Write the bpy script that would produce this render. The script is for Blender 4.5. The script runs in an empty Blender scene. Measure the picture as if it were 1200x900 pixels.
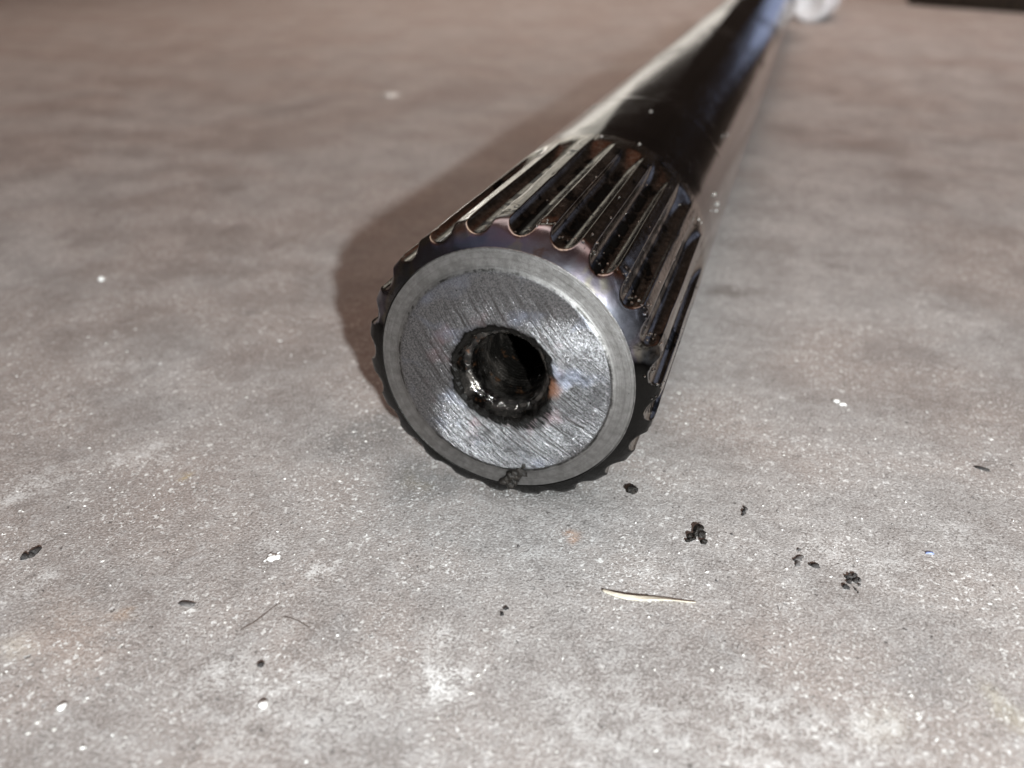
import bpy, bmesh, math, random
import numpy as np
from mathutils import Vector, Matrix, noise
random.seed(7)
sc = bpy.context.scene
R = 0.02                      # shaft radius in metres; layout below is given in shaft radii
D2R = math.radians

# ------------------------------------------------------------------ camera
cd = bpy.data.cameras.new('camera'); cam = bpy.data.objects.new('camera', cd); sc.collection.objects.link(cam)
cd.sensor_width = 36; cd.lens = 950/1200*36
cd.clip_start = 0.004; cd.clip_end = 60
PITCH, YAW = D2R(29.17), D2R(-18.34)
fwd = Vector((math.sin(YAW)*math.cos(PITCH), math.cos(YAW)*math.cos(PITCH), -math.sin(PITCH)))
cam_pos = Vector((1.49978, -4.3458, 3.4992))*R
cam.location = cam_pos; cam.rotation_euler = fwd.to_track_quat('-Z', 'Y').to_euler()
cd.dof.use_dof = True; cd.dof.focus_distance = 5.3*R; cd.dof.aperture_fstop = 18
sc.camera = cam

# ------------------------------------------------------------------ light
w = bpy.data.worlds.new('World'); sc.world = w; w.use_nodes = True
bg = w.node_tree.nodes['Background']; bg.inputs[0].default_value = (1.0, .72, .58, 1); bg.inputs[1].default_value = .02

def lamp(name, kind, loc, energy, col, target=None, **kw):
    d = bpy.data.lights.new(name, kind); d.energy = energy; d.color = col
    for k, v in kw.items(): setattr(d, k, v)
    o = bpy.data.objects.new(name, d); sc.collection.objects.link(o); o.location = Vector(loc)*R
    if target is not None:
        o.rotation_euler = (Vector(target)-Vector(loc)).to_track_quat('-Z', 'Y').to_euler()
    return o
# hand-held torch / flash just behind and to the right of the lens
lamp('flash_lamp', 'POINT', (8.6, -13.25, 7.0), 12.9, (.93, .975, .985), shadow_soft_size=.005)
# added fills, warm over the far floor and red-brown from overhead; a bluish skylight up behind the camera,
# a window beyond on the right, a doorway and a small work lamp low in the distance
lamp('far_floor_fill', 'AREA', (-6, 44, 46), 4.5, (1.0, .77, .64), (-6, 44, 0), shape='RECTANGLE', size=1.3, size_y=1.3, spread=D2R(92))
lamp('red_fill', 'AREA', (8, 22, 95), 3.9, (1.0, .30, .14), (0, 6, 0), shape='RECTANGLE', size=4.0, size_y=4.0)
lamp('skylight', 'AREA', (-26, -26, 56), .36, (.60, .68, 1.0), (0, 0, 0), shape='RECTANGLE', size=1.0, size_y=.9)
lamp('window_light', 'AREA', (60, 108, 22), .24, (.58, .68, 1.0), (0, 0, 2), shape='RECTANGLE', size=.50, size_y=.60)
lamp('blue_reflection_panel', 'AREA', (5.5, 82, 4), .036, (.55, .66, 1.0), (0, 20, 1), shape='RECTANGLE', size=.16, size_y=.12)  # added low panel, only for the bluish reflection on the far shaft
lamp('bottle_fill', 'AREA', (46, 12, 28), .95, (.90, .94, 1.0), (2, 38, 1), shape='RECTANGLE', size=.6, size_y=.6, spread=D2R(60))  # added fill to brighten the white bottle
lamp('doorway_light', 'AREA', (-42, 130, 9), 1.2, (1.0, .93, .84), (0, 0, 2), shape='RECTANGLE', size=1.3, size_y=.30)
lamp('groove_reflection_panel', 'AREA', (-52, 130, 34), 1.5, (1.0, .95, .84), (0, 0, 2), shape='RECTANGLE', size=.9, size_y=.86)  # added panel for beige reflections in the grooves and lands
lamp('work_lamp', 'AREA', (-60, 112, 16), .35, (1.0, .97, .92), (0, 0, 2), shape='DISK', size=.08)

vs = sc.view_settings; vs.view_transform = 'Standard'; vs.look = 'None'; vs.exposure = 0; vs.gamma = 1; vs.use_curve_mapping = False
sc.cycles.use_denoising = True
sc.cycles.max_bounces = 5; sc.cycles.diffuse_bounces = 2; sc.cycles.glossy_bounces = 4

# ------------------------------------------------------------------ node helper
class NB:
    def __init__(s, name, dim='3D'):
        s.dim = dim
        s.m = bpy.data.materials.new(name); s.m.use_nodes = True; s.t = s.m.node_tree; s.n = s.t.nodes; s.n.clear()
        s.out = s.n.new('ShaderNodeOutputMaterial'); s.b = s.n.new('ShaderNodeBsdfPrincipled'); s.link(s.b.outputs[0], s.out.inputs[0])
        tc = s.n.new('ShaderNodeTexCoord'); mp = s.n.new('ShaderNodeMapping'); s.link(tc.outputs['Object'], mp.inputs[0])
        mp.inputs['Scale'].default_value = (1/R,)*3; s.P = mp.outputs[0]       # coordinates in shaft radii
    def link(s, a, b): s.t.links.new(a, b)
    def put(s, sock, v):
        if hasattr(v, 'is_output'): s.link(v, sock)
        elif isinstance(v, (tuple, list)) and len(v) == 3 and sock.type == 'RGBA': sock.default_value = (*v, 1)
        else: sock.default_value = v
    def noise(s, scale, detail=3, rough=.55, p=None, dist=0, out='Fac'):
        n = s.n.new('ShaderNodeTexNoise'); n.noise_dimensions = s.dim; s.link(p or s.P, n.inputs['Vector'])
        n.inputs['Scale'].default_value = scale; n.inputs['Detail'].default_value = detail
        n.inputs['Roughness'].default_value = rough; n.inputs['Distortion'].default_value = dist
        return n.outputs[out]
    def vor(s, scale, p=None, out='Distance', rnd=1, feature='F1'):
        n = s.n.new('ShaderNodeTexVoronoi'); n.feature = feature; n.voronoi_dimensions = s.dim; s.link(p or s.P, n.inputs['Vector'])
        n.inputs['Scale'].default_value = scale; n.inputs['Randomness'].default_value = rnd
        return n.outputs[out] if out else (n.outputs['Distance'], n.outputs['Color'])
    def math(s, op, a, b=None, c=None, clamp=False):
        n = s.n.new('ShaderNodeMath'); n.operation = op; n.use_clamp = clamp
        s.put(n.inputs[0], a)
        if b is not None: s.put(n.inputs[1], b)
        if c is not None: s.put(n.inputs[2], c)
        return n.outputs[0]
    def mul(s, a, b): return s.math('MULTIPLY', a, b)
    def add(s, a, b): return s.math('ADD', a, b)
    def ss(s, v, a, b, lo=0., hi=1.):
        n = s.n.new('ShaderNodeMapRange'); n.interpolation_type = 'SMOOTHSTEP'; s.put(n.inputs[0], v)
        n.inputs[1].default_value = a; n.inputs[2].default_value = b; n.inputs[3].default_value = lo; n.inputs[4].default_value = hi
        return n.outputs[0]
    def mix(s, f, a, b, mode='MIX'):
        n = s.n.new('ShaderNodeMix'); n.data_type = 'RGBA'; n.blend_type = mode
        s.put(n.inputs[0], f); s.put(n.inputs[6], a); s.put(n.inputs[7], b); return n.outputs[2]
    def ramp(s, f, stops):
        n = s.n.new('ShaderNodeValToRGB'); s.put(n.inputs[0], f); e = n.color_ramp.elements
        while len(e) < len(stops): e.new(.5)
        for el, (p, c) in zip(e, stops): el.position = p; el.color = (*c, 1)
        return n.outputs[0]
    def xyz(s, p=None):
        n = s.n.new('ShaderNodeSeparateXYZ'); s.link(p or s.P, n.inputs[0]); return n.outputs
    def comb(s, x, y, z):
        n = s.n.new('ShaderNodeCombineXYZ'); s.put(n.inputs[0], x); s.put(n.inputs[1], y); s.put(n.inputs[2], z); return n.outputs[0]
    def scale(s, v, p=None):
        n = s.n.new('ShaderNodeVectorMath'); n.operation = 'MULTIPLY'; s.link(p or s.P, n.inputs[0]); n.inputs[1].default_value = v; return n.outputs[0]
    def dist(s, c, v=(1, 1, 1), p=None):
        n = s.n.new('ShaderNodeVectorMath'); n.operation = 'DISTANCE'; s.link(s.scale(v, p), n.inputs[0])
        n.inputs[1].default_value = [a*b for a, b in zip(c, v)]; return n.outputs['Value']
    def warp(s, amount, scale, p=None):
        c = s.noise(scale, 3, p=p, out='Color'); n = s.n.new('ShaderNodeVectorMath'); n.operation = 'MULTIPLY_ADD'
        s.link(c, n.inputs[0]); n.inputs[1].default_value = (amount,)*3; s.link(p or s.P, n.inputs[2])
        o = s.n.new('ShaderNodeVectorMath'); o.operation = 'SUBTRACT'; s.link(n.outputs[0], o.inputs[0]); o.inputs[1].default_value = (amount*.5,)*3; return o.outputs[0]
    def bump(s, h, strength, dist, nrm=None):
        n = s.n.new('ShaderNodeBump'); n.inputs['Strength'].default_value = strength; n.inputs['Distance'].default_value = dist*R
        s.put(n.inputs['Height'], h)
        if nrm is not None: s.link(nrm, n.inputs['Normal'])
        return n.outputs[0]
    def attr(s, name):
        n = s.n.new('ShaderNodeAttribute'); n.attribute_name = name; return n.outputs['Fac']
    def set(s, **kw):
        for k, v in kw.items(): s.put(s.b.inputs[k.replace('_', ' ')], v)
        return s.m

# ------------------------------------------------------------------ materials
def mat_floor():
    b = NB('worn_concrete', '2D')
    big = b.noise(.30, 4, .62); mid = b.noise(1.1, 5, .62); fine = b.noise(8, 4, .68); grain = b.noise(58, 3, .72)
    col = b.mix(b.ss(big, .36, .64), (.320, .304, .295), (.275, .240, .222))
    col = b.mix(b.ss(mid, .35, .7), col, b.mix(1., col, (1.22, 1.21, 1.20), 'MULTIPLY'))
    col = b.mix(b.ss(mid, .46, .30, 0, .30), col, (.20, .165, .148))
    col = b.mix(b.ss(fine, .48, .75, 0, .42), col, (.50, .49, .485))
    col = b.mix(b.ss(fine, .46, .25, 0, .45), col, (.19, .175, .165))
    # worn-in stains (ochre, rust, oil), painted contact shade by the shaft, and chalky dust: where they lie on the slab is stored on its mesh
    st = b.n.new('ShaderNodeAttribute'); st.attribute_name = 'stain_shade'
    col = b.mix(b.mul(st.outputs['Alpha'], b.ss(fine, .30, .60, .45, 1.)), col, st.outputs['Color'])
    col = b.mix(b.ss(grain, .5, .76, 0, .65), col, (.60, .59, .58))
    col = b.mix(b.ss(grain, .5, .24, 0, .7), col, (.11, .10, .095))
    dusty = b.ss(b.add(b.mul(grain, .55), b.mul(fine, .55)), .46, .66)
    col = b.mix(b.mul(b.attr('dust'), dusty), col, (.80, .80, .79))
    # pale aggregate flecks in clusters and black pits
    clus = b.ss(mid, .40, .62, .3, 1.); w1 = b.warp(.06, 24)
    for sc_, lo, hi, amt, c in ((3.2, -.05, .08, .7, (.66, .64, .61)), (10, -.02, .17, .85, (.78, .78, .76)), (23, .0, .26, .85, (.78, .78, .77)), (48, .05, .34, .75, (.75, .75, .74))):
        cell, rnd = b.vor(sc_, p=w1, out=None); rx = b.xyz(rnd)
        f = b.ss(b.math('SUBTRACT', b.ss(rx[0], .55, 1.0, lo, hi), cell), 0., .06)
        col = b.mix(b.mul(f, b.mul(clus, amt)), col, c)
        if sc_ > 15:
            f = b.ss(b.math('SUBTRACT', b.ss(rx[1], .80, 1.0, -.05, .22), cell), 0., .08, 0, .75)
            col = b.mix(f, col, (.06, .054, .05))
    nrm = b.bump(b.add(b.mul(fine, .6), b.mul(grain, .35)), .42, .05)
    return b.set(Base_Color=col, Roughness=b.ss(mid, .3, .7, .62, .86), Normal=nrm, Specular_IOR_Level=.35)

def mat_face():
    b = NB('faced_steel')
    x, y, z = b.xyz()
    # arcs left by the facing cut: centre up and to the right of the bore
    wob = b.noise(3, 3); q = b.warp(.03, 5)
    d = b.dist((1.45, 0, 2.3), (1, 0, 1), p=q)
    groove = b.noise(1, 6, .75, p=b.comb(b.mul(d, 38), b.mul(wob, 1.8), 0))
    groove2 = b.noise(1, 3, .7, p=b.comb(b.mul(d, 105), b.mul(wob, 3.5), 4))
    rr = b.dist((0, 0, 1), (1, 0, 1))
    rr_w = b.dist((0, 0, 1), (1, 0, 1), p=b.warp(.012, 24, b.warp(.10, 6)))
    inner = b.ss(rr, .70, .42)
    band = b.ss(rr, .705, .725)                    # smooth turned band outside the faced disc
    pit = b.noise(85, 3, .75); speck = b.noise(150, 2, .7)
    col = b.mix(b.ss(pit, .34, .62), (.095, .095, .098), (.25, .25, .258))
    col = b.mix(b.mul(b.ss(groove, .56, .40), b.add(b.mul(inner, .65), .3)), col, (.07, .065, .065))
    tint = b.noise(3.4, 3)
    col = b.mix(b.mul(b.ss(tint, .55, .72), b.mul(inner, .32)), col, (.36, .22, .24))
    col = b.mix(b.mul(b.ss(b.noise(2.4, 2, p=b.warp(1.2, 1)), .52, .7), .45), col, (.28, .31, .40))
    col = b.mix(band, col, b.mix(b.ss(b.noise(16, 4, .7), .3, .7), (.18, .175, .17), (.27, .265, .26)))
    turn = b.noise(1, 3, .7, p=b.comb(b.mul(rr, 130), b.mul(wob, .8), 2))
    col = b.mix(b.mul(band, b.ss(turn, .5, .3, 0, .45)), col, (.12, .115, .11))
    # dark oily ring round the bore
    oil = b.ss(b.add(rr_w, b.mul(b.ss(b.dist((.20, 0, .76), (1, 0, 1), p=b.warp(.08, 9)), .22, .04), -.09)), .41, .31)
    oil = b.mul(oil, b.ss(b.add(groove, b.mul(b.ss(rr_w, .37, .30), .5)), .40, .60))
    col = b.mix(b.ss(oil, 0, .6), col, (.005, .0045, .004))
    rust = b.mul(b.ss(b.dist((.33, 0, .97), (1, 0, 1), p=b.warp(.08, 10)), .10, .03), .8)
    col = b.mix(rust, col, (.16, .075, .045))
    nick = b.vor(17); nr = b.xyz(b.vor(17, out='Color'))[0]
    col = b.mix(b.mul(b.ss(b.math('SUBTRACT', b.ss(nr, .88, 1, -.05, .16), nick), 0, .04), .9), col, (.03, .03, .03))
    edge = b.mul(b.ss(b.math('ABSOLUTE', b.math('SUBTRACT', b.dist((0, 0, 1), (1, 0, 1), p=b.warp(.02, 18)), .722)), .012, .003), b.ss(b.noise(9, 4, .7), .46, .60))
    col = b.mix(b.mul(edge, .85), col, (.04, .038, .036))
    nb = b.math('SUBTRACT', 1., band)
    # the cut went deeper on the right and below the bore
    deep = b.math('MAXIMUM', b.ss(b.dist((.52, 0, .98), (1, 0, 1), p=b.warp(.2, 3)), .60, .0), b.ss(b.dist((-.02, 0, .52), (.8, 0, 1), p=b.warp(.2, 3)), .52, .0))
    deep = b.add(b.mul(deep, .80), b.add(b.mul(inner, .10), .03))
    h = b.add(b.mul(b.add(b.mul(groove, 1.35), b.mul(groove2, .35)), b.mul(nb, deep)), b.add(b.mul(pit, b.add(b.mul(nb, .025), .05)), b.mul(speck, b.add(b.mul(nb, .03), .02))))
    h = b.add(h, b.mul(b.mul(turn, band), .07))
    nrm = b.bump(h, 1., .03)
    rough = b.mix(oil, b.mix(band, b.ss(pit, .3, .7, .40, .26), (.45, .45, .45)), (.30, .30, .30))
    return b.set(Base_Color=col, Metallic=b.math('SUBTRACT', 1., b.add(b.ss(oil, .5, 1.), b.mul(rust, .8)), clamp=True), Roughness=rough, Normal=nrm, Specular_IOR_Level=b.ss(oil, 0, 1, .5, .08))

def mat_steel(name, kind):
    b = NB(name)
    x, y, z = b.xyz()
    n1 = b.noise(5, 5, .65); n2 = b.noise(22, 4, .7); n3 = b.noise(60, 2, .6)
    lines = b.noise(1, 4, .7, p=b.scale((26, 2.2, 26)))
    film = b.ramp(b.noise(2.3, 3, .5, p=b.warp(.8, 2)), [(.30, (.20, .20, .24)), (.42, (.30, .31, .36)), (.52, (.33, .30, .35)), (.57, (.40, .37, .32)), (.64, (.28, .30, .33)), (.75, (.20, .20, .23))])
    if kind == 'spline':
        cone = b.attr('cone'); root = b.attr('root')
        base = b.mix(b.ss(lines, .35, .65), (.42, .40, .365), (.24, .23, .21))
        base = b.mix(cone, base, film)
        grime = b.ss(b.add(b.noise(4, 5, .65, p=b.scale((1, .45, 1))), b.mul(n2, .3)), .72, .80, 0, .8)
        grime = b.math('MAXIMUM', grime, b.mul(b.ss(root, .80, .99), b.ss(n1, .42, .56, .15, .95)))
        grime = b.mul(grime, b.math('SUBTRACT', 1., b.mul(cone, .92)))
        # the oil has run down: thick black film on the underside
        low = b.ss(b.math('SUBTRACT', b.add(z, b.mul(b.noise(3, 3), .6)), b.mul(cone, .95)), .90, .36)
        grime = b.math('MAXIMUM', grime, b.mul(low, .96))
        rust = b.mul(b.ss(b.noise(7, 4, .7, p=b.warp(.3, 5)), .63, .72), .6)
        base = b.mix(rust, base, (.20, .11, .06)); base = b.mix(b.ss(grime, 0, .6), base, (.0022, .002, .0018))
        h = b.add(b.mul(n1, .8), b.add(b.mul(n2, .5), b.mul(lines, .35)))
        h = b.add(h, b.mul(b.mul(low, cone), b.add(b.mul(n1, 6.), b.mul(n2, 2.))))
        nrm = b.bump(h, .12, .010)
        rough = b.mix(grime, b.mix(cone, b.ss(n2, .3, .7, .12, .26), (.25, .25, .25)), (.14, .14, .14))
        return b.set(Base_Color=base, Metallic=b.ss(grime, .5, 1., 1., 0.), Roughness=rough, Normal=nrm, Specular_IOR_Level=b.add(.06, b.mul(b.mul(low, cone), .10)))
    if kind == 'shaft':
        long = b.noise(1, 4, .6, p=b.scale((5, .35, 5)))
        base = b.mix(b.ss(long, .35, .7), (.13, .128, .125), (.23, .225, .22))
        base = b.mix(b.ss(n1, .58, .72, 0, .7), base, (.12, .11, .10))
        smear = b.ss(b.noise(.8, 4, .6, p=b.scale((1.6, .5, 1.6))), .5, .66)
        h = b.add(b.mul(n1, .5), b.mul(n2, .25)); nrm = b.bump(h, .10, .012)
        scr = b.ss(b.noise(1, 3, .75, p=b.scale((1.3, 55, 1.3))), .60, .72)
        base = b.mix(b.mul(scr, .5), base, (.40, .39, .38))
        return b.set(Base_Color=base, Metallic=1., Roughness=b.add(b.mul(scr, .12), b.add(b.mul(smear, .12), b.ss(n2, .3, .7, .09, .16))), Normal=nrm, Coat_Weight=.2, Coat_Roughness=.1)
    if kind == 'bore':
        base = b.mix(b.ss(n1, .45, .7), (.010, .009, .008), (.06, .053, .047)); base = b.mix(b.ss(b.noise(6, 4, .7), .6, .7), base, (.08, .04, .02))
        nrm = b.bump(b.add(n1, b.mul(n2, .6)), .7, .03)
        return b.set(Base_Color=base, Metallic=.7, Roughness=b.ss(n2, .3, .7, .10, .3), Normal=nrm, Coat_Weight=.6, Coat_Roughness=.05)
    if kind == 'lip':
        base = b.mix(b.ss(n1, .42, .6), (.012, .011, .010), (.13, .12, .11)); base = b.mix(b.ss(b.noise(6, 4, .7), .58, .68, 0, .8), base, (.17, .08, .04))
        nrm = b.bump(b.add(n1, b.mul(n2, .6)), .6, .03)
        return b.set(Base_Color=base, Metallic=.9, Roughness=b.ss(n2, .3, .7, .10, .26), Normal=nrm, Coat_Weight=.6, Coat_Roughness=.05)
    if kind == 'rim':
        base = b.mix(b.ss(n2, .35, .65), (.16, .158, .155), (.30, .295, .29)); base = b.mix(b.ss(b.add(x, z), .9, 1.5), (.02, .019, .018), base)  # colour darkened at lower left to keep the glint on the upper right
        return b.set(Base_Color=base, Metallic=1., Roughness=.42, Normal=b.bump(n3, .4, .01))

def mat_simple(name, c1, c2, scale, rough, metallic=0, bump=.02, coat=0, spec=.5):
    b = NB(name); n = b.noise(scale, 5, .65)
    return b.set(Base_Color=b.mix(b.ss(n, .35, .65), c1, c2), Roughness=rough, Metallic=metallic, Normal=b.bump(n, .5, bump), Coat_Weight=coat, Specular_IOR_Level=spec)

MF = mat_floor(); M_face = mat_face()
M_spline = mat_steel('oily_spline_steel', 'spline'); M_shaft = mat_steel('dark_oiled_steel', 'shaft'); M_bore = mat_steel('oily_bore_steel', 'bore'); M_lip = mat_steel('oily_bore_lip', 'lip'); M_rim = mat_steel('bright_rim_steel', 'rim')
M_oil = mat_simple('black_grease', (.008, .007, .006), (.022, .018, .015), 30, .42, bump=.06, spec=.3)
M_burr = mat_simple('torn_steel', (.30, .29, .28), (.55, .54, .52), 40, .22, metallic=1.)
M_soot = mat_simple('dry_black_dirt', (.012, .011, .011), (.045, .04, .038), 30, .7, bump=.05)
M_greydirt = mat_simple('grey_dirt', (.06, .055, .055), (.14, .13, .125), 24, .85)
M_white = mat_simple('white_paint_chip', (.80, .80, .78), (.88, .88, .86), 10, .6)
M_pale = mat_simple('pale_stone', (.52, .50, .47), (.70, .69, .66), 14, .8)
M_straw = mat_simple('dry_straw', (.44, .39, .31), (.60, .55, .46), 9, .6)
M_blue = mat_simple('blue_plastic', (.20, .25, .45), (.28, .34, .55), 9, .5)
M_fibre = mat_simple('dark_fibre', (.10, .08, .07), (.15, .12, .10), 9, .7)
M_bottle = mat_simple('white_plastic', (.90, .91, .93), (.94, .95, .96), 2, .35, bump=.002)
M_wood = mat_simple('dark_oiled_timber', (.018, .013, .009), (.045, .032, .022), 3, .75, bump=.08)

# ------------------------------------------------------------------ mesh helpers
col = sc.collection
def link(name, me, mat, parent=None):
    o = bpy.data.objects.new(name, me); col.objects.link(o)
    if mat is not None and not me.materials: me.materials.append(mat)
    if parent is not None: o.parent = parent
    return o
def tag(o, label=None, cat=None, group=None, kind=None):
    for k, v in (('label', label), ('category', cat), ('group', group), ('kind', kind)):
        if v: o[k] = v
    return o
def grid_mesh(name, pts, close_u=False, flip=False, smooth=True, attrs=None):
    """pts[v][u] -> quads; coordinates in shaft radii"""
    nv, nu = len(pts), len(pts[0])
    verts = [(p[0]*R, p[1]*R, p[2]*R) for row in pts for p in row]; faces = []
    for j in range(nv-1):
        for i in range(nu if close_u else nu-1):
            a, b_, c, d = j*nu+i, j*nu+(i+1) % nu, (j+1)*nu+(i+1) % nu, (j+1)*nu+i
            faces.append((a, d, c, b_) if flip else (a, b_, c, d))
    me = bpy.data.meshes.new(name); me.from_pydata(verts, [], faces); me.update()
    if smooth: me.polygons.foreach_set('use_smooth', [True]*len(faces))
    for k, vals in (attrs or {}).items():
        at = me.attributes.new(k, 'FLOAT', 'POINT'); at.data.foreach_set('value', vals)
    return me
def fn(x, y, z): return noise.noise(Vector((x, y, z)))
def lathe(name, prof, nu=128, wob=None):
    """prof: list of (y, r); axis along y at z=1"""
    pts = []
    for k, (y, r) in enumerate(prof):
        row = []
        for i in range(nu):
            a = 2*math.pi*i/nu; rr = r; yy = y
            if wob: yy, rr = wob(k, a, y, r)
            row.append((rr*math.cos(a), yy, 1+rr*math.sin(a)))
        pts.append(row)
    return grid_mesh(name, pts, close_u=True)

# ------------------------------------------------------------------ setting
def graded(lo, hi, a, b_, step):                       # fine steps between a and b_, growing ones outside
    c = list(np.arange(a, b_+1e-6, step)); t = c[-1]; d = step
    while t < hi: d *= 1.35; t = min(hi, t+d); c.append(t)
    t = c[0]; d = step
    while t > lo: d *= 1.35; t = max(lo, t-d); c.insert(0, t)
    return c
gx, gy = graded(-200, 200, -8, 6, .06), graded(-200, 200, -3.2, 6.4, .06)
me = grid_mesh('floor', [[(x, y, 0) for x in gx] for y in gy], smooth=False)
STAINS_SHADE = (((-2.05, -1.98), .42, (.40, .27, .19), .22), ((-2.33, -.48), .10, (.5, .36, .10), .6), ((3.12, -.86), .14, (.45, .40, .24), .3), ((-.62, -.05), .14, (.42, .33, .15), .35),
          ((2.35, -1.2), .2, (.45, .42, .3), .15), ((-1.3, .45), .55, (.13, .125, .12), .65), ((-.6, -.05), .45, (.14, .138, .135), .6), ((.1, .35), .55, (.07, .066, .062), .75),  # dark grey patches around the shaft's front paint its contact shade
          ((1.2, 4.4), .30, (.13, .105, .09), .7), ((3.4, 1.5), .14, (.1, .09, .085), .4), ((2.62, -.75), .35, (.17, .165, .165), .4), ((-2.4, -1.0), .5, (.22, .18, .16), .4),
          ((-6.2, 15), 1.6, (.18, .12, .1), .5), ((2.4, 13), 1.8, (.19, .14, .12), .5), ((-5.4, 4.5), .22, (.16, .125, .11), .6), ((-4.5, 4.0), .16, (.17, .13, .12), .6),
          ((.52, -.25), .06, (.55, .28, .14), .7), ((-3.1, 1.2), .5, (.21, .165, .145), .45), ((-4.6, 1.9), .45, (.2, .16, .14), .4), ((2.9, 3.2), .4, (.19, .165, .155), .45), ((3.6, 2.6), .3, (.18, .16, .15), .4),
          ((-1.75, -1.72), .10, (.40, .26, .16), .5), ((-2.2, -2.2), .14, (.62, .56, .48), .5), ((-.5, -1.45), .22, (.17, .16, .155), .4), ((-2.0, -1.45), .18, (.18, .165, .155), .4), ((1.6, -.95), .3, (.2, .195, .19), .35), ((-8, 9), 1.2, (.2, .15, .125), .45),
          ((-3.9, 5.6), .20, (.13, .10, .09), .6), ((-2.7, 3.4), .12, (.14, .11, .10), .6), ((-6.6, 6.1), .25, (.15, .115, .10), .55), ((-5.2, 2.9), .12, (.14, .115, .105), .5), ((-7.4, 3.6), .2, (.14, .11, .10), .5), ((-3.6, 2.2), .10, (.12, .10, .095), .5), ((3.4, 4.6), .18, (.15, .125, .115), .5), ((2.3, 5.6), .2, (.15, .125, .115), .5), ((-9, 12.5), .5, (.14, .10, .085), .5), ((3.6, 9.5), .4, (.16, .125, .11), .5))
DUST = (((.19, -1.62), .20, 1.), ((-1.01, -1.96), .30, .5), ((-.83, -1.13), .18, .75), ((1.75, -1.42), .5, .42), ((-.35, -2.0), .6, .3), ((2.3, -1.3), .4, .35), ((-3.3, -.9), .35, .5), ((.1, -1.25), .3, .4),
        ((1.1, -1.6), .6, .28), ((-2.5, -1.75), .22, .4), ((-2.85, -.35), .3, .4), ((.35, -.5), .16, .4), ((1.2, -.35), .2, .35), ((2.6, .25), .25, .3), ((-3.9, .9), .35, .3), ((-1.3, -.9), .2, .4), ((.75, .1), .1, .5), ((3.0, .55), .3, .35), ((2.2, .1), .3, .3))
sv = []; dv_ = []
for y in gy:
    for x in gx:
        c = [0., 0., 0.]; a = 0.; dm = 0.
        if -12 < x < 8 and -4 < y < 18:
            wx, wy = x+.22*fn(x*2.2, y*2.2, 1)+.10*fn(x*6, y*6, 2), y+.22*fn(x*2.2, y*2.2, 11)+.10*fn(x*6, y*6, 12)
            for (cx, cy), r, colr, am in STAINS_SHADE:
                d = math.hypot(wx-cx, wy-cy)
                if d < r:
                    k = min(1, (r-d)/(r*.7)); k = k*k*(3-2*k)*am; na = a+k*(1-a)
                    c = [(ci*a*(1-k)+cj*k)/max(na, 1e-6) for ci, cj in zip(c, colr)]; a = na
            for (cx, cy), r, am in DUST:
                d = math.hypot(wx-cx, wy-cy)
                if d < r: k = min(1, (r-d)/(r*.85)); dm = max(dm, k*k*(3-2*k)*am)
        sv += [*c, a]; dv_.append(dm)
at = me.attributes.new('stain_shade', 'FLOAT_COLOR', 'POINT'); at.data.foreach_set('color', sv)
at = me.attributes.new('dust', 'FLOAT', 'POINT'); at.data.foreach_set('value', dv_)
tag(link('floor', me, MF), kind='structure', label='stained grey concrete floor with pale flecks')

# ------------------------------------------------------------------ the splined shaft
shaft = bpy.data.objects.new('splined_shaft', None); col.objects.link(shaft); shaft.empty_display_size = .01
shaft.rotation_euler.x = .0036
tag(shaft, 'long oily dark steel shaft with splined end and centre bore, lying on concrete', 'shaft')
NT = 23; PIT = 2*math.pi/NT; TH0 = D2R(85.2)
R1, RC, RROOT = .861, 1.0, .930
def smin(a, b, k):
    h = max(k-abs(a-b), 0)/k
    return min(a, b)-h*h*k*.25
def surf(th, y):
    """radius of the splined end, mask of the chamfer cone, mask of the groove"""
    k = round((th-TH0)/PIT); a = abs(th-TH0-k*PIT)
    jit = fn(k*3.1, y*.7, 5)*.006
    root = RROOT
    if y > 1.75: root += ((y-1.75)/.62)**2*.078
    root = min(root, 1.02)
    wd = .092+jit                                  # rounded groove
    q = 1-(a/wd)**2
    g = RC+.012*(a-wd)/.01 if q <= 0 else RC-(RC-root)*q**.62
    n = fn(th*9, y*2, 2)*.0028+fn(th*34, y*2.5, 7)*.0012
    crest = RC+n
    # knocked and burred front corners of the teeth
    if y < .5: crest -= max(0, fn(th*7, y*9, 11)-.12)*.05*max(0, 1-y/.5)
    crest -= max(0, fn(th*22, y*3, 31)-.45)*.03
    r = smin(g, crest, .012)
    t = y/(.185+.075*math.cos(th-D2R(50)))        # chamfer turned off-centre: longer on the upper right
    c = R1+(RC+.006-R1)*(1-(1-min(t, 1))**2.3)+ (t-1)*.2*(t > 1) + fn(th*4, y*6, 3)*.008*min(1, t*5) + fn(th*13, y*16, 9)*.004*min(1, t*5)
    r2 = smin(r, c, .012)
    if y > 2.3:                                   # grooves run out, surface dips to a neck
        e = min(1, (y-2.3)/.25); e = e*e*(3-2*e); r2 = r2*(1-e)+.996*e
    cone = min(1, max(0, (r-c)/.010+.3))
    return r2, cone, min(1, max(0, (RC-r)/(RC-RROOT)))*(1-cone)
half = sorted({0, .014, .028, .041, .052, .062, .070, .077, .082, .086, .090, .093, .097, .104, .114, .125, PIT/2})
A = half+[PIT-h for h in reversed(half[:-1])]
Y = [0, .012, .025, .04, .055, .07, .085, .10, .115, .13, .145, .16, .175, .19, .205, .22, .24, .27, .31]+[.36+.06*i for i in range(24)]+[1.78+.035*i for i in range(16)]+[2.34, 2.39, 2.45, 2.5, 2.55]
def surf_point(th, y):
    r = surf(th, y)[0]; return Vector((r*math.cos(th), y, 1+r*math.sin(th)))
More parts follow.
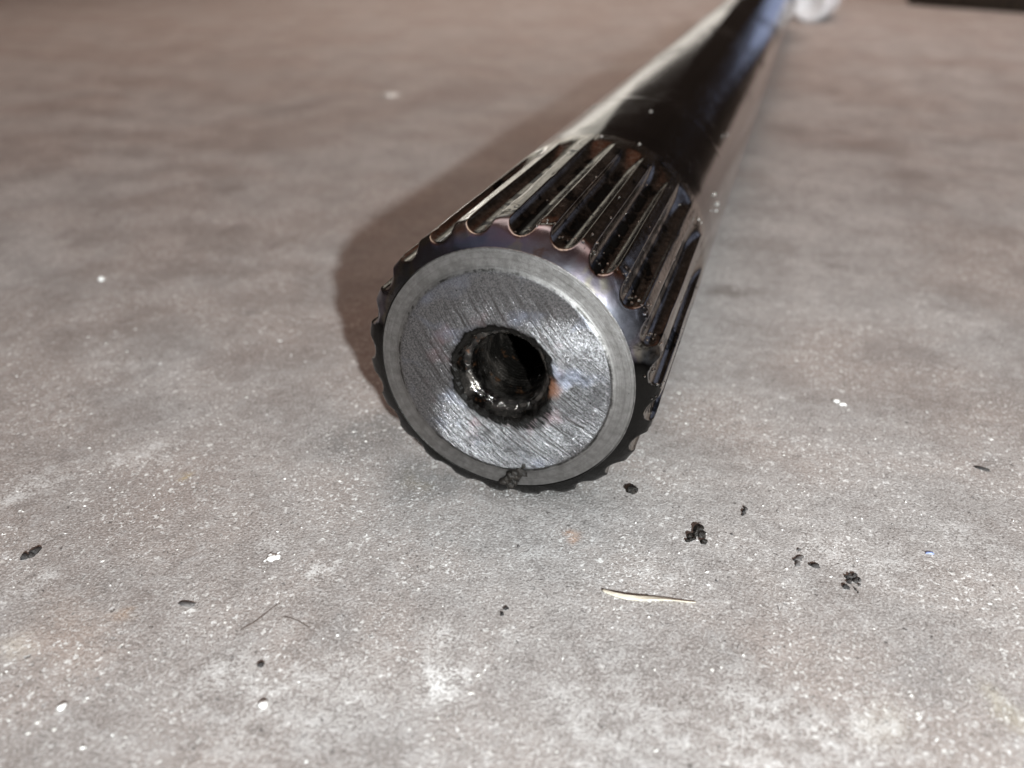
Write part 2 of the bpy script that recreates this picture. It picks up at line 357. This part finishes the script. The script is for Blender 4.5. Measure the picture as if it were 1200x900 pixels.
for k in range(NT):
    t0 = TH0+k*PIT; pts = []; cm = []; rm = []; nrm = []
    for y in Y:
        row = []
        for a in A:
            th = t0+a; r, c, g = surf(th, y); cm.append(c); rm.append(g)
            row.append((r*math.cos(th), y, 1+r*math.sin(th)))
        pts.append(row)
        for a in (A[0], A[-1]):
            th = t0+a; e = .004
            du = surf_point(th+e, y)-surf_point(th-e, y); dv = surf_point(th, y+e)-surf_point(th, max(0, y-e)); nn = dv.cross(du)
            nrm.append(nn.normalized() if nn.length else Vector((0, 0, 1)))
    me = grid_mesh('spline_tooth', pts, flip=False, attrs={'cone': cm, 'root': rm})
    # shared border normals so that neighbouring teeth meet without a seam
    vn = [v.normal.copy() for v in me.vertices]; nu = len(A)
    for j in range(len(Y)):
        for q, i in ((0, 0), (1, nu-1)):
            n_ = nrm[j*2+q]; v = vn[j*nu+i]
            vn[j*nu+i] = n_ if n_.dot(v) > 0 else -n_
    me.normals_split_custom_set_from_vertices(vn)
    link('spline_tooth', me, M_spline, shaft)

# shaft body behind the spline: neck, shoulder, long bar, flange at the far end
prof = [(2.52, .996), (2.6, .996), (2.7, .9965), (2.80, .998), (2.86, .9995), (2.92, 1.0), (3.1, 1.0), (3.5, 1.0), (3.9, 1.0), (4.2, 1.0), (4.25, 1.0), (4.265, 1.001), (4.28, 1.001), (4.295, 1.0), (4.4, 1.0)]
prof += [(5+1.0*i, 1.0) for i in range(22)]
link('shaft_bar', lathe('shaft_bar', prof, 160), M_shaft, shaft)
fl = [(26, 1.0), (26.4, 1.0), (27.0, 1.02), (27.6, 1.06), (28.2, 1.09), (29, 1.105), (32, 1.105), (33, 1.08), (33.6, 1.02), (34, .9), (34, .0001)]
link('end_flange', lathe('end_flange', fl, 96), M_shaft, shaft)

# front: bright burr at the rim, faced end, countersunk and drilled centre bore
def rimw(k, a, y, r): return y, r+fn(math.cos(a)*6, math.sin(a)*6, 4)*.002
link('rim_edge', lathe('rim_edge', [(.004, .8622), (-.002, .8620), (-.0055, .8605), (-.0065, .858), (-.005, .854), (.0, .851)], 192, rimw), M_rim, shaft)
def bore_r(a, s):
    c, s_ = math.cos(a), math.sin(a)
    return 1+s*(fn(c*2.3, s_*2.3, 1)*.07+fn(c*6, s_*6, 2)*.05+fn(c*15, s_*15, 8)*.04)
def facew(k, a, y, r):
    if k >= NF-3: r = r*bore_r(a, 1.); y += .006*fn(math.cos(a)*9, math.sin(a)*9, 6)
    return y, r
fp = [(-.001, .853), (-.003, .84), (-.005, .80), (-.007, .768), (-.0095, .748), (-.0135, .731), (-.0178, .716), (-.0195, .708), (-.02, .69), (-.02, .6), (-.02, .5), (-.02, .42), (-.02, .37), (-.019, .335), (-.014, .322), (.004, .314)]
NF = len(fp)
link('end_face', lathe('end_face', fp, 256, facew), M_face, shaft)
def deepw(k, a, y, r): return y, r*(1+.012*fn(math.cos(a)*5, math.sin(a)*5, y*6))
def borew(k, a, y, r):
    s = max(0, 1-k/6); r = r*bore_r(a, s)
    if 2 < k < 9: r *= 1+.03*fn(math.cos(a)*5, math.sin(a)*5, k*.4); y += .012*fn(math.cos(a)*7, math.sin(a)*7, 3)
    return y, r
lp = [(.003, .3142), (.02, .308), (.05, .303), (.070, .296), (.082, .284), (.082, .272), (.092, .258), (.108, .247), (.13, .242), (.17, .240)]
link('bore_lip', lathe('bore_lip', lp, 160, borew), M_lip, shaft)
bp = [(.16, .2415), (.18, .241), (.20, .240)]
for i in range(28):
    y = .22+i*.035; bp += [(y, .240), (y+.012, .228), (y+.02, .228), (y+.030, .240)]
bp += [(1.25, .24), (1.35, .12), (1.39, .0001)]
link('centre_bore', lathe('centre_bore', bp, 128, deepw), M_bore, shaft)

def blob_bm(bm, c, size, seed, flat=.5, sub=2, rough=.35, rot=None):
    """lumpy grain; c and size in shaft radii"""
    m = Matrix.Rotation(rot if rot is not None else random.random()*6.28, 4, 'Z')
    r = bmesh.ops.create_icosphere(bm, subdivisions=sub, radius=1)
    sx, sy, sz = size if isinstance(size, tuple) else (size, size, size*flat)
    for v in r['verts']:
        d = v.co.normalized(); k = 1+rough*fn(d.x*1.3+seed, d.y*1.3, d.z*1.3)*1.6+rough*.5*fn(d.x*3+seed, d.y*3, d.z*3)
        p = Vector((d.x*sx*k, d.y*sy*k, max(d.z*k, -.35)*sz)); p = m @ p
        v.co = (p+Vector(c))*R
def bm_mesh(bm, name, smooth=True):
    me = bpy.data.meshes.new(name); bm.to_mesh(me); bm.free()
    if smooth: me.polygons.foreach_set('use_smooth', [True]*len(me.polygons))
    return me
# clot of dirty grease stuck to the bottom edge of the end face (a part: it moves with the shaft)
bm = bmesh.new()
for i, (x, z, s) in enumerate(((.115, .285, .05), (.09, .25, .05), (.06, .215, .045), (.03, .185, .04), (.0, .165, .03), (.145, .33, .024), (.075, .175, .026), (.05, .15, .03))):
    t = bmesh.new(); blob_bm(t, (0, 0, 0), (s, s, .018), i*3.3, rough=.5)
    for v in t.verts:
        p = v.co/R; v.co = Vector((p.x+x, -.012-p.z, p.y+z))*R
    tm = bpy.data.meshes.new('t'); t.to_mesh(tm); t.free(); bm.from_mesh(tm); bpy.data.meshes.remove(tm)
link('grease_clot', bm_mesh(bm, 'grease_clot'), M_oil, shaft)
# torn burrs along the front corners of the teeth, thickest on the right
random.seed(21); bm = bmesh.new()
for i in range(150):
    td = random.gauss(28, 30); th = D2R(td); y = abs(random.gauss(.20, .05)) if random.random() < .75 else random.uniform(.3, 2.3)
    r_ = surf(th, y)[0]; sz = random.uniform(.004, .011)
    t = bmesh.new(); bmesh.ops.create_icosphere(t, subdivisions=1, radius=1)
    for v in t.verts: v.co = (Vector((r_*math.cos(th), y, 1+r_*math.sin(th)))+Vector((v.co.x*random.uniform(.5, 1.3), v.co.y*1.5, v.co.z*random.uniform(.5, 1.3)))*sz)*R
    tm = bpy.data.meshes.new('t'); t.to_mesh(tm); t.free(); bm.from_mesh(tm); bpy.data.meshes.remove(tm)
o = link('metal_burr', bm_mesh(bm, 'metal_burr', False), M_burr, shaft); o['kind'] = 'stuff'
# beads of oil that hang on the shoulder and the shaft
def bead(th, y, r, s, i):
    bm = bmesh.new(); bmesh.ops.create_icosphere(bm, subdivisions=2, radius=s*R)
    c = Vector((r*math.cos(th), y, 1+r*math.sin(th)))*R
    for v in bm.verts: v.co = v.co*(1+.2*fn(v.co.x*400+i, v.co.y*400, v.co.z*400))+c
    link('oil_bead', bm_mesh(bm, 'oil_bead'), M_bead, shaft)
bb = NB('clear_oil_bead'); M_bead = bb.set(Base_Color=(.35, .34, .32), Metallic=.6, Roughness=.06, Coat_Weight=1.)
for i, (td, y, s) in enumerate(((20, 3.35, .022), (17, 3.0, .012), (14, 3.4, .030), (12, 3.3, .022), (77, 3.75, .018), (30, 5.2, .016), (33, 4.9, .013), (88, 2.45, .016), (70, 2.55, .014), (24, 2.35, .017), (21, 2.42, .012), (117, 4.25, .014))):
    bead(D2R(td), y, 1.0 if y > 2.8 else .996, s, i)

# ------------------------------------------------------------------ things behind
# white bottle lying on the floor next to the shaft's far end, rounded base toward the viewer
bot = bpy.data.objects.new('white_bottle', None); col.objects.link(bot); bot.location = Vector((1.56, 36.4, 0))*R; bot.rotation_euler.z = D2R(-10); bot.scale = (.88,)*3; bot.empty_display_size = .01
tag(bot, 'white rounded plastic bottle lying beside the far end of the shaft', 'bottle')
def lay(prof, zc, nu=64):
    return grid_mesh('b', [[(r*math.cos(2*math.pi*i/nu), y, zc+r*math.sin(2*math.pi*i/nu)) for i in range(nu)] for y, r in prof], close_u=True)
body = [(.25, .0001), (.15, .45), (.05, .62), (0, .72), (.03, .82), (.12, .89), (.25, .92), (3.6, .92), (3.9, .88), (4.15, .76), (4.35, .58), (4.45, .4), (4.7, .4)]
link('bottle_body', lay(body, .92), M_bottle, bot)
link('bottle_cap', lay([(4.5, .46), (4.52, .49), (5.1, .49), (5.14, .46), (5.15, .0001)], .92), M_blue, bot)
# dark timber at the back
bd = bpy.data.objects.new('timber_beam', None); col.objects.link(bd); bd.location = Vector((6.5, 49.0, 0))*R; bd.rotation_euler.z = math.atan2(46.84-50.9, 11.98-7.1); bd.empty_display_size = .01
tag(bd, 'dark oil-blackened timber beam lying on the floor in the far right corner', 'beam')
bm = bmesh.new(); bmesh.ops.create_cube(bm, size=1)
for v in bm.verts: v.co = Vector(((v.co.x+.5)*26, (v.co.y+.5)*6, (v.co.z+.5)*3))*R
bmesh.ops.subdivide_edges(bm, edges=[e for e in bm.edges if abs(e.verts[0].co.x-e.verts[1].co.x) > 1*R], cuts=24)
bmesh.ops.bevel(bm, geom=[e for e in bm.edges if len(e.link_faces) == 2 and e.calc_face_angle(0) > .5], offset=.15*R, segments=2, affect='EDGES')
for v in bm.verts:
    p = v.co/R; d = Vector((fn(p.x*.8, p.y, p.z), fn(p.x*.8+9, p.y, p.z), 0))*.12; v.co += d*R
link('beam_body', bm_mesh(bm, 'beam_body', False), M_wood, bd)

# ------------------------------------------------------------------ small things on the floor
def thing(name, loc, mat, label, cat, build, group=None):
    bm = bmesh.new(); build(bm); me = bm_mesh(bm, name); o = link(name, me, mat); o.location = Vector((loc[0]*R, loc[1]*R, .0002*R))
    return tag(o, label, cat, group)
def lumps(spec, rough=.45, sub=2):
    def f(bm):
        for i, (x, y, sx, sy, sz) in enumerate(spec): blob_bm(bm, (x, y, sz*.3), (sx, sy, sz), i*2.7+x*9, sub=sub, rough=rough, rot=random.uniform(-.5, .5))
    return f
GB = 'black crumbs of dirt on the floor right of the shaft'
thing('dirt_crumb', (.84, .38), M_oil, 'round black crumb closest to the splined end of the shaft', 'crumb', lumps([(0, 0, .035, .036, .03), (.02, .02, .02, .02, .02), (-.02, -.012, .018, .018, .015)]), GB)
thing('dirt_crumb', (1.34, .03), M_oil, 'largest black crumb cluster, between the shaft end and the straw', 'crumb',
      lumps([(.012, .05, .034, .045, .03), (.03, .02, .03, .03, .025), (-.01, .01, .022, .02, .02), (-.045, -.02, .016, .03, .018), (-.03, -.055, .014, .02, .014), (-.05, -.075, .015, .014, .012), (-.015, -.035, .013, .018, .012), (.052, -.058, .022, .02, .016), (.0, .10, .008, .012, .008), (.02, .085, .016, .02, .016)]), GB)
thing('dirt_crumb', (1.62, .38), M_soot, 'tiny upright black crumb above the largest black cluster', 'crumb', lumps([(0, 0, .013, .02, .015), (.004, .045, .014, .02, .013), (-.008, -.03, .008, .012, .008)]), GB)
thing('dirt_crumb', (1.985, -.0), M_greydirt, 'dull grey upright smear of dirt left of the flaky black crumb', 'crumb', lumps([(0, 0, .02, .04, .008), (-.006, -.045, .018, .03, .008), (.0, .095, .013, .012, .008)]), GB)
thing('dirt_crumb', (2.09, -.035), M_soot, 'small flat oval black crumb beside the grey dirt smear', 'crumb', lumps([(0, 0, .03, .018, .014), (-.035, .004, .014, .009, .008)]), GB)
random.seed(3)
thing('dirt_crumb', (2.29, -.10), M_soot, 'flaky broken black crumb farthest right in the row', 'crumb',
      lumps([(random.gauss(0, .028), random.gauss(0, .035), random.uniform(.008, .02), random.uniform(.008, .018), random.uniform(.008, .016)) for _ in range(16)]+[(.03, -.075, .007, .02, .006), (.045, -.1, .005, .012, .005), (0, .03, .025, .02, .015)], sub=1), GB)
thing('dirt_crumb', (-2.70, -1.51), M_soot, 'two joined grey-black crumbs near the left edge of the floor', 'crumb', lumps([(.01, .03, .024, .036, .02), (-.02, -.03, .026, .028, .02), (.012, -.005, .02, .02, .015)]))
thing('dirt_flake', (-1.46, -1.56), M_greydirt, 'thin dark flake lying left of the dark fibre', 'flake', lumps([(0, 0, .05, .018, .008), (-.03, -.008, .02, .012, .006), (.025, .01, .02, .012, .008)]))
thing('dirt_crumb', (-.78, -1.82), M_soot, 'tiny round dark crumb below the dark fibre', 'crumb', lumps([(0, 0, .016, .016, .014)]))
thing('dirt_crumb', (.35, -1.0), M_soot, 'pair of tiny dark crumbs left of the straw', 'crumb', lumps([(0, 0, .010, .012, .010), (-.008, -.045, .012, .018, .006), (.01, .008, .008, .008, .008)]))
thing('dirt_flake', (3.27, 1.47), M_soot, 'narrow black flake near the right edge of the floor', 'flake', lumps([(0, 0, .055, .016, .012), (-.04, .012, .02, .01, .01)]))
GW = 'white chips scattered on the floor'
thing('paint_chip', (-1.21, -1.05), M_white, 'bright white three-lobed chip in front of the shaft on the left', 'chip', lumps([(0, 0, .028, .03, .012), (.028, .022, .02, .024, .01), (-.02, .02, .02, .018, .01), (.012, .055, .008, .018, .006), (-.03, -.03, .008, .014, .004)], .3), GW)
thing('paint_chip', (2.27, 2.16), M_white, 'curved white chip on the floor right of the splines', 'chip', lumps([(-.02, .02, .03, .022, .014), (.025, -.012, .035, .022, .012)], .3), GW)
thing('paint_chip', (-5.72, 2.45), M_white, 'bluish white chip far left, level with the spline end', 'chip', lumps([(0, 0, .03, .04, .03)], .3), GW)
thing('paint_chip', (-7.83, 14.39), M_pale, 'blurred pale chip on the far floor left of the shaft bar', 'chip', lumps([(0, 0, .22, .2, .05)], .3), GW)
thing('paint_chip', (-.62, -2.04), M_white, 'small round white chip at the bottom left of the floor', 'chip', lumps([(0, 0, .024, .022, .016)], .25), GW)
thing('paint_chip', (-1.60, -2.38), M_white, 'small white chip in the lowest left corner', 'chip', lumps([(0, 0, .017, .024, .014)], .25), GW)
thing('plastic_fleck', (2.79, .33), M_blue, 'tiny blue plastic fleck on the floor at the right', 'fleck', lumps([(0, 0, .028, .012, .006), (-.022, -.008, .012, .008, .004)], .4))
# straw splinter: thin twisted blade
def straw(bm):
    N = 40; prev = None
    for i in range(N+1):
        t = i/N; x = t*.55; y = .085*t-.035*math.sin(t*math.pi)-.012*math.sin(t*7); z = .006+.005*math.sin(t*math.pi*1.3)
        wd = (.004+.021*math.sin(math.pi*min(1, t*1.05+.03))**.7*(1-.62*t)+.005*t)+.002*fn(t*12, 3, 1); tw = .5*math.sin(t*5+.5)
        cs, sn = math.cos(tw), math.sin(tw)
        ring = [bm.verts.new(Vector((x, y+a*wd*cs-b_*.005*sn, z+a*wd*sn*.6+b_*.005*cs))*R) for a, b_ in ((-1, 0), (-.4, 1), (0, .4), (.5, 1), (1, 0), (0, -1))]
        if prev:
            for k in range(6): bm.faces.new((prev[k], prev[(k+1) % 6], ring[(k+1) % 6], ring[k]))
        else: bm.faces.new(ring[::-1])
        prev = ring
    bm.faces.new(prev)
    bmesh.ops.recalc_face_normals(bm, faces=bm.faces)
thing('straw_splinter', (.86, -.67), M_straw, 'pale straw splinter lying on the concrete in front of the shaft', 'splinter', straw)
def fibre(path, r):
    def f(bm):
        prev = None; n = len(path)
        for i, (x, y, z) in enumerate(path):
            a = path[max(0, i-1)]; c = path[min(n-1, i+1)]; d = (Vector(c)-Vector(a)).normalized(); s = d.cross(Vector((0, 0, 1))).normalized(); u = s.cross(d)
            ring = [bm.verts.new((Vector((x, y, z))+s*r*math.cos(q)+u*r*math.sin(q))*R) for q in (0, 1.571, 3.142, 4.712)]
            if prev:
                for k in range(4): bm.faces.new((prev[k], prev[(k+1) % 4], ring[(k+1) % 4], ring[k]))
            else: bm.faces.new(ring)
            prev = ring
        bm.faces.new(prev[::-1]); bmesh.ops.recalc_face_normals(bm, faces=bm.faces)
    return f
thing('hair_fibre', (-1.04, -1.64), M_fibre, 'thin curved dark fibre on the floor at lower left', 'fibre', fibre([(.11*t+.012*math.sin(t*5), .26*t, .003+.003*math.sin(t*4)) for t in [i/20 for i in range(21)]], .0022))
thing('hair_fibre', (-.86, -1.47), M_fibre, 'short fine fibre right of the curved dark fibre', 'fibre', fibre([(.19*t, -.02*t+.01*math.sin(t*4), .004) for t in [i/16 for i in range(17)]], .0018))

# loose grit and dust grains that nobody could count
def grit(name, mat, n, smin_, smax, seed, label):
    random.seed(seed); verts = []; faces = []
    base = [Vector(v) for v in ((1, 0, 0), (-1, 0, 0), (0, 1, 0), (0, -1, 0), (0, 0, 1), (0, 0, -.3))]
    fc = [(0, 2, 4), (2, 1, 4), (1, 3, 4), (3, 0, 4), (2, 0, 5), (1, 2, 5), (3, 1, 5), (0, 3, 5)]
    cnt = 0
    while cnt < n:
        y = -3+random.random()**2.2*22; x = random.uniform(-1, 1)*(5+max(0, y)*.9)+ .6-.25*max(0, y)
        if fn(x*.9+seed, y*.9, seed) < random.uniform(-.45, .35): continue
        if abs(x) < .9 and y > -.02: continue
        s = smin_+(smax-smin_)*random.random()**4; o = len(verts); a = random.random()*6.28; ca, sa = math.cos(a), math.sin(a)
        sx, sy, sz = s*random.uniform(.6, 1.4), s*random.uniform(.5, 1.1), s*random.uniform(.4, .8)
        for v in base:
            px, py = v.x*sx*random.uniform(.7, 1.2), v.y*sy*random.uniform(.7, 1.2)
            verts.append(((x+px*ca-py*sa)*R, (y+px*sa+py*ca)*R, (v.z*sz+.001)*R))
        faces += [tuple(i+o for i in f) for f in fc]; cnt += 1
    me = bpy.data.meshes.new(name); me.from_pydata(verts, [], faces); me.update()
    return tag(link(name, me, mat), label, 'grit', kind='stuff')
grit('pale_grit', M_white, 1500, .003, .013, 5, 'fine white grit scattered over the concrete floor')
grit('stone_grit', M_pale, 2600, .004, .016, 8, 'fine greyish grit scattered over the concrete floor')
grit('dark_grit', M_greydirt, 1300, .003, .013, 9, 'fine dark grit scattered over the concrete floor')
